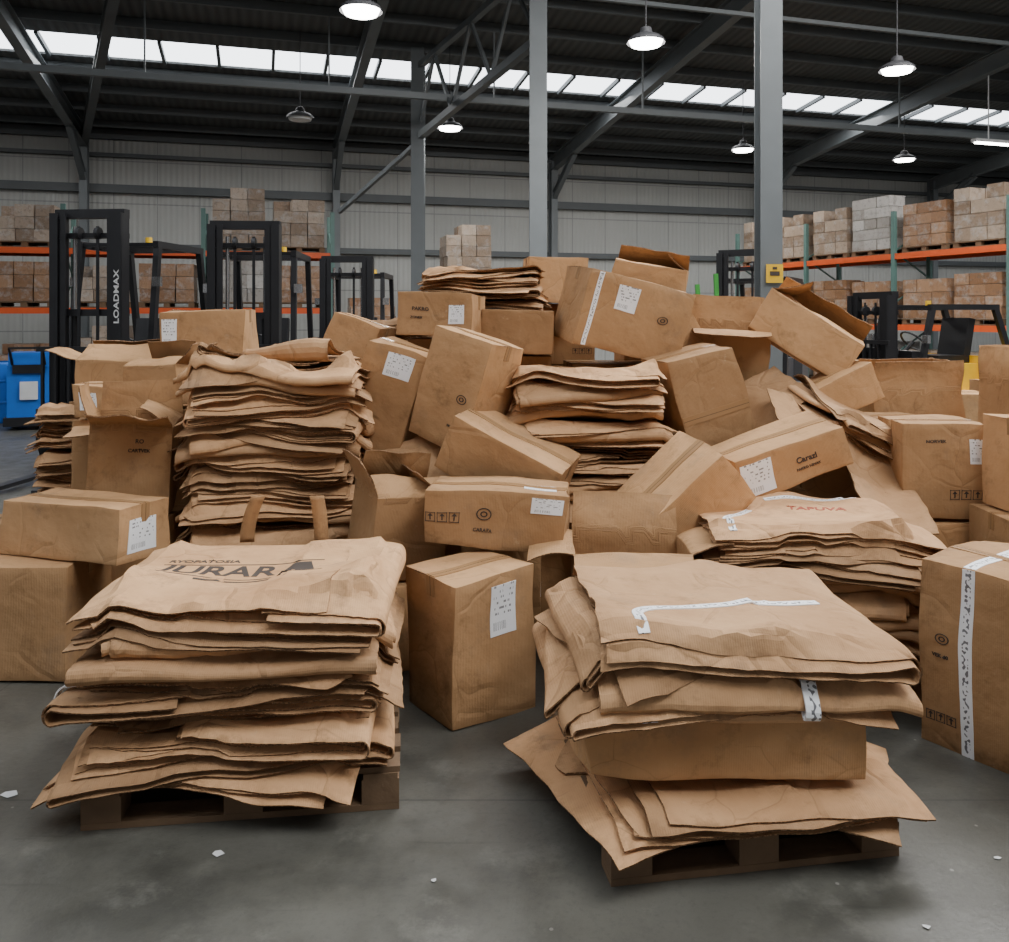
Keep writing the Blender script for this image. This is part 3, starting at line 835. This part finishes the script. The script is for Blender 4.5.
# pile B (front right)
pallet(.67, 2.84, 9, .88, .8)
s = Stack(.9, .8, .135, 22, .26)
s.item(side=197, Lu=.98, Lv=.80, fold=False, nest=1, jit=2, c=(-.07, .02), amp=.003, tint=.75, curl=.015)
s.item(side=-30, Lu=1.02, Lv=.66, fold=False, nest=1, jit=2, c=(.08, .02), amp=.003, curl=.01)
s.item(side=-86, Lu=.80, Lv=.90, fold=False, nest=1, jit=2, c=(.02, -.05), amp=.003, curl=.01)
s.item(side=0, Lu=.90, Lv=.82, fold=True, nest=1, R=.007, jit=3, c=(.04, -.04), amp=.003, uup=.1, curl=.01)
s.item(side=-90, Lu=.80, Lv=.82, fold=False, nest=2, jit=4, c=(.08, -.07), amp=.004, curl=.01)
zt = float(np.max(s.H[(np.abs(s.X) < .3) & (np.abs(s.Y) < .3)]))
s.build((.67, 2.84, 0), 8)
carton((.62, 2.83, zt+.106), (.84, .70, .203), 0, 0, 3, auto=False, seed=5, crush=.016, tint=.6, tape=False, decals=[('R', .5, .5, .05, .19, 'tape')])
s = Stack(.84, .70, zt+.212, 35, .34); s.front = .10
s.item(side=-90, Lu=.76, Lv=.86, nest=1, R=.012, jit=8, c=(-.05, .0), tag=(-.26, -.215, .1), amp=.008)
s.item(side=180, Lu=.96, Lv=.76, nest=2, R=.014, jit=9, c=(-.04, 0), amp=.009)
s.item(side=180, Lu=.98, Lv=.72, nest=1, R=.010, jit=12, c=(-.03, 0), amp=.008, uup=.3)
s.item(side=-90, Lu=.78, Lv=.94, nest=2, R=.021, jit=4, c=(.04, -.01), uup=0, tag=(.12, .165, .12), tint=.8, amp=.009)
s.item(side=0, Lu=.92, Lv=.74, nest=1, R=.010, jit=10, c=(-.01, 0), amp=.007, fold=False)
s.item(side=180, Lu=.92, Lv=.74, nest=2, R=.012, jit=7, c=(-.01, 0), amp=.008)
s.item(side=0, Lu=.90, Lv=.78, nest=2, R=.022, jit=4, uup=0, c=(.05, -.01), amp=.007, tint=.85)
s.ribbon([(-.30, -.37), (-.31, -.30), (-.29, -.22), (-.22, -.15), (-.10, -.11), (.1, -.09), (.36, -.06)], .034)
s.build((.67, 2.84, 0), 5)

# pile C (right, behind)
pallet(1.33, 3.88, -6, .95, .86)
s = Stack(.88, .84, .14, 47, .18)
s.fill(.62, amp=.008)
s.item(side=0, Lu=.92, Lv=.84, nest=2, R=.018, uup=0, jit=4, amp=.006, tint=.9)
s.text('TAPUVA', (.12, .18), .07, -6, iR); s.ribbon([(-.33, -.40), (-.35, -.25), (-.32, -.1), (-.2, .1)], .03)
s.ribbon([(-.1, .3), (.2, .36), (.35, .40)], .03)
s.build((1.33, 3.86, 0), -8)

# pile D (tall, left)
pallet(-1.20, 4.62, 4, .95, .8)
s = Stack(.86, .74, .14, 63, .28)
s.fill(1.28, amp=.012, R=(.008, .028))
s.item(side=180, Lu=.8, Lv=.6, nest=2, R=.03, c=(0, .05), uup=.3)
s.item(side=-90, Lu=.4, Lv=.5, nest=2, R=.04, c=(.1, .1), uup=.2, amp=.014, jit=20)
s.build((-1.20, 4.62, 0), 4)

# pile E (centre)
carton((.44, 4.84, .29), (.82, .66, .57), 0, 0, 2, seed=77)
s = Stack(.78, .66, .585, 81, .2)
s.fill(1.25, amp=.007)
s.item(side=-90, Lu=.7, Lv=.80, nest=1, fold=False, amp=.004, tint=.9)
s.text('JURAR', (.02, 0), .18, 3)
s.build((.44, 4.82, 0), 2)
# pile F
column(-.12, 5.62, .66, .46, 1.62)
s = Stack(.72, .5, 1.63, 92, .2); s.fill(1.86, amp=.006, R=(.007, .014)); s.build((-.14, 5.6, 0), -3)
# pile G
column(-2.50, 5.05, .38, .38, .60)
s = Stack(.40, .40, .61, 97, .25); s.fill(1.03, amp=.005, R=(.007, .016)); s.build((-2.50, 5.05, 0), 10)
# pile H (tilted)
column(1.86, 4.98, .42, .4, .78)
s = Stack(.46, .5, 0, 99, .25); s.fill(.22, amp=.010); s.build((1.86, 4.86, .88), 20, 28, 12)
# pile I
column(-.98, 5.95, .5, .45, 1.0)
s = Stack(.5, .45, 1.01, 105, .25); s.fill(1.55, amp=.008); s.build((-.78, 5.95, 0), -10)

# loose sheets wedged in the heap
for i, (c, w, d, t, p, yw, ti) in enumerate((
        ((1.74, 4.72, 1.02), .5, .4, 22, 30, 10, .5), ((1.98, 4.60, .80), .42, .36, 30, 40, -10, .3),
        ((1.50, 4.95, 1.12), .45, .4, -35, 30, 5, .3), ((.30, 4.48, .66), .5, .35, 12, 35, 5, .2),
        ((-.46, 4.45, .80), .5, .4, -8, 50, 10, .2), ((-.72, 5.15, 1.20), .4, .5, -60, 20, 0, .3),
        ((1.95, 4.30, .62), .36, .34, 12, 30, 0, .5), ((.60, 4.42, .52), .5, .35, -10, 30, 10, .25),
        ((-2.15, 4.70, 1.02), .45, .35, 6, 15, 12, .7))):
    sheet_panel(c, w, d, t, p, yw, .05, 40+i, ti)
for x, y, k in ((-1.14, 3.66, .05), (-.82, 3.66, -.02)):
    mb = MB()
    mb.grid((0, 0, 0), (.06, .01, 0), (0, 0, .20), 2, 10, 0, lambda q, k=k: Vector((q.x+k*(q.z/.2)**2, q.y, q.z)), .5)
    o = mb.build('torn_cardboard_strip', [CARD, EDGE], True, 0, None, Matrix.Translation((x, y, .62)))
    q = o.modifiers.new('s', 'SOLIDIFY'); q.thickness = .005

# ------------------------------------------------------------------ boxes of the heap
LB = 'label'
carton((-.14, 3.50, .285), (.37, .34, .565), yaw=38, seed=1, auto=False, decals=[('F', .60, .74, .12, .20, LB)], tint=.45)
carton((-.53, 4.0, .19), (.40, .4, .38), yaw=20, seed=2, auto=False, decals=[('F', .86, .45, .09, .15, LB)])
carton((-.50, 4.04, .585), (.36, .34, .38), 7, 0, 25, flaps={'F': 30, 'B': 60, 'L': 110, 'R': 20}, seed=3, auto=False, tint=.2)
carton((-.02, 3.86, .71), (.60, .34, .235), 3, 0, -6, seed=4, auto=False, tint=.6,
       decals=[('F', .13, .5, .1, .045, 'icons'), ('F', .42, .58, .05, .05, 'logo'), ('F', .42, .3, .1, .02, 'text', dict(txt='CARATA')), ('T', .8, .45, .15, .09, LB), ('F', .86, .8, .13, .06, LB)])
carton((.53, 3.66, .31), (.48, .36, .62), yaw=-3, flaps={'F': 192, 'B': 115, 'L': 176, 'R': 155}, seed=6, auto=False, tint=.4)
carton((.03, 4.32, .86), (.6, .42, .28), 24, 12, -14, seed=7, auto=False, tint=.8)
column(.0, 4.45, .4, .36, .58)
carton((.84, 4.12, .70), (.56, .40, .30), -38, 14, 10, seed=8, auto=False, tint=.75)
column(.72, 4.22, .3, .34, .42)
carton((1.41, 4.42, .87), (.62, .36, .22), -16, 6, 8, seed=9, auto=False, tint=.45,
       decals=[('F', .17, .5, .17, .16, LB), ('F', .62, .55, .1, .045, 'text', dict(txt='Carazl')), ('F', .62, .33, .1, .02, 'text', dict(txt='PAKRO NEVAK'))])
column(1.35, 4.72, .5, .36, .66)
carton((1.10, 4.88, 1.13), (.40, .38, .52), -14, 4, 14, seed=10, auto=False, tint=.3, decals=[('F', .5, .35, .39, .05, 'tape')])
column(1.12, 4.98, .46, .42, .82)
carton((-.20, 4.58, 1.20), (.38, .34, .60), 15, 8, -32, seed=11, auto=False, tint=.75, decals=[('F', .75, .45, .05, .05, 'logo'), ('F', .72, .2, .1, .02, 'text', dict(txt='NORVEK'))])
column(-.22, 4.85, .5, .42, .86)
carton((-.62, 4.78, 1.14), (.34, .34, .60), 17, 4, -12, seed=12, auto=False, tint=.6, decals=[('F', .6, .83, .15, .13, LB)])
column(-.56, 4.98, .34, .4, .78)
carton((.71, 5.18, 1.60), (.66, .48, .46), 14, 2, 12, seed=13, auto=False, tint=.5, decals=[('F', .38, .72, .13, .15, LB), ('F', .75, .55, .05, .05, 'logo'), ('F', .1, .5, .03, .45, 'strap')])
column(.74, 5.46, .66, .44, 1.30)
carton((.97, 5.70, 1.83), (.50, .36, .20), 10, 4, -8, flaps={'F': 6, 'B': 25, 'R': 20}, seed=14, auto=False, tint=.8)
column(1.05, 5.95, .5, .4, 1.62)
carton((.33, 5.72, 1.83), (.40, .32, .30), 4, 0, 8, seed=15, tint=.7, auto=False)
column(.38, 5.98, .44, .4, 1.68)
carton((-.37, 5.08, 1.60), (.44, .36, .25), 2, 0, -12, seed=16, auto=False, tint=.35, decals=[('F', .78, .5, .09, .11, LB), ('F', .3, .6, .1, .03, 'text', dict(txt='PAKRO')), ('F', .25, .4, .1, .02, 'text', dict(txt='ZONEX'))])
column(-.37, 5.20, .44, .34, 1.46)
carton((-.95, 5.42, 1.42), (.34, .3, .32), 20, 0, -10, seed=17, auto=False)
column(-.98, 5.44, .4, .36, 1.18)
carton((.08, 5.22, 1.50), (.42, .28, .26), 2, 0, -4, seed=18, tint=.3, auto=False)
column(.1, 5.30, .36, .26, 1.35)
carton((1.86, 5.28, 1.46), (.62, .48, .26), 32, 6, -18, flaps={'F': 8, 'B': 40, 'L': 30}, seed=19, auto=False, tint=.75)
column(1.84, 5.52, .5, .42, 1.15)
carton((1.42, 5.42, 1.30), (.48, .38, .44), 2, 4, -12, flaps={'F': 175, 'B': 95, 'L': 130, 'R': 100}, seed=20, auto=False, tint=.25)
column(1.40, 5.50, .44, .38, 1.05)
carton((1.08, 5.36, 1.42), (.3, .26, .26), -28, 0, 10, flaps={'F': 100, 'B': 110}, seed=21, auto=False, tint=.2)
carton((1.98, 5.00, 1.16), (.36, .26, .22), -24, 5, 8, seed=23, auto=False, tint=.6)
carton((2.66, 5.6, .98), (.56, .4, .26), 0, 0, -6, flaps={'F': 85, 'B': 80, 'L': 120, 'R': 60}, seed=24, auto=False)
column(2.66, 5.62, .56, .44, .84)
carton((2.32, 4.62, .78), (.42, .40, .50), 0, 0, -6, seed=25, auto=False, tint=.35, decals=[('F', .88, .7, .08, .13, LB), ('F', .75, .25, .1, .05, 'icons'), ('F', .4, .8, .1, .025, 'text', dict(txt='NORVEK'))])
column(2.34, 4.62, .46, .42, .52)
carton((2.66, 4.18, .86), (.36, .40, .44), 0, 0, 8, seed=26, auto=False)
column(2.60, 4.16, .44, .44, .63)
carton((3.15, 5.0, 1.05), (.5, .4, .34), 0, 0, 8, flaps={'F': 130, 'B': 80, 'L': 100}, seed=27)
column(3.12, 5.0, .5, .44, .87)
carton((2.30, 5.15, .82), (.40, .35, .36), 0, 0, 10, seed=28); column(2.3, 5.15, .42, .38, .63)
# left group
carton((-1.92, 5.55, 1.49), (.52, .4, .27), 0, 0, 4, seed=30, auto=False, tint=.6, decals=[('F', .11, .52, .09, .17, LB)])
column(-1.94, 5.56, .55, .44, 1.35)
carton((-2.40, 5.42, 1.20), (.5, .38, .26), 0, 0, 6, flaps={'F': 20, 'B': 30, 'L': 170}, seed=31, auto=False, tint=.5)
column(-2.5, 5.5, .46, .4, 1.06)
carton((-1.98, 4.98, 1.19), (.36, .30, .24), -3, 0, -12, flaps={'F': 25, 'B': 60, 'R': 150}, seed=32, auto=False, tint=.65)
column(-1.98, 5.04, .38, .34, 1.06)
carton((-2.27, 4.78, 1.12), (.22, .22, .18), 0, 0, 4, seed=33, auto=False, tint=.4, decals=[('F', .35, .5, .09, .1, LB)])
column(-2.28, 4.80, .24, .24, 1.02)
carton((-1.92, 4.42, .82), (.40, .38, .48), 2, 0, 14, flaps={'F': 150, 'B': 100, 'L': 120, 'R': 35}, seed=34, auto=False, tint=.4, decals=[('L', .7, .5, .07, .2, LB), ('F', .6, .72, .1, .025, 'text', dict(txt='CARTVEK')), ('F', .6, .82, .1, .03, 'text', dict(txt='RO'))])
column(-1.92, 4.44, .42, .4, .57)
carton((-2.62, 4.5, .42), (.24, .3, .2), 0, 0, 10, seed=35); column(-2.62, 4.5, .3, .3, .32)
carton((-2.21, 3.90, .25), (.60, .45, .495), 0, 0, 1, seed=36, auto=False, tint=.45)
carton((-1.93, 3.92, .63), (.68, .32, .235), 0, 0, -19, seed=37, auto=False, tint=.5, decals=[('R', .45, .45, .17, .14, LB)])
carton((1.99, 3.05, .34), (.75, .5, .67), 0, 0, -54.6, seed=40, auto=False, tint=.45,
       decals=[('F', .23, .5, .045, .665, 'strap'), ('F', .12, .6, .04, .04, 'logo'), ('F', .11, .5, .1, .02, 'text', dict(txt='VEK 40')), ('F', .1, .16, .1, .035, 'icons'), ('T', .23, .5, .045, .49, 'strap')])

for x, y, s_ in ((1.27, 2.13, .035), (-1.65, 2.83, .03), (-.85, 2.52, .02), (.3, 2.9, .015), (1.10, 2.22, .012), (-.2, 2.4, .012), (1.45, 2.5, .014)):
    mb = MB(); b = len(mb.V)
    for a in (0, 1.2, 2.3, 3.3, 4.9): mb.v((x+math.cos(a)*s_*random.uniform(.5, 1.2), y+math.sin(a)*s_*random.uniform(.4, 1), .004))
    mb.f(tuple(range(5)), 0); mb.build('paper_scrap', [WHITEP])

# ================================================================== light and camera
w = bpy.data.worlds.new('World'); scene.world = w; w.use_nodes = True
bg = w.node_tree.nodes['Background']; bg.inputs[0].default_value = (.95, .96, 1, 1); bg.inputs[1].default_value = .24
def area(w_, d_, z, sx, sy, e, col=(1, .98, .95), aim=None):
    l = bpy.data.lights.new('skylight_light', 'AREA'); l.shape = 'RECTANGLE'; l.size = sx; l.size_y = sy; l.energy = e; l.color = col  # used for the skylight's own light and for the added fills
    o = bpy.data.objects.new('skylight_light', l); scene.collection.objects.link(o)
    o.location = Bp(w_, d_, z); o.rotation_euler = (0, 0, TH)
    if aim:
        o.rotation_euler = (Vector(aim)-o.location).to_track_quat('-Z', 'Y').to_euler()
area(2, 17.5, 8.2, 12, 2.8, 1400)  # added fill below an unseen roof strip
area(-2, 25.2, 9.0, 8, 3.2, 950, aim=(0, 5, .5))  # added overhead fill, out of view, aimed at the heap
area(0, 5.5, 6.9, 34, 1.1, 650, aim=None)
cam = bpy.data.cameras.new('camera'); co = bpy.data.objects.new('camera', cam); scene.collection.objects.link(co)
co.location = (0, 0, 1.6); co.rotation_euler = (rad(90), 0, 0)
cam.sensor_fit = 'HORIZONTAL'; cam.sensor_width = 36; cam.lens = 850/1009*36; cam.shift_y = -.1546
cam.clip_start = .05; cam.clip_end = 200
scene.camera = co
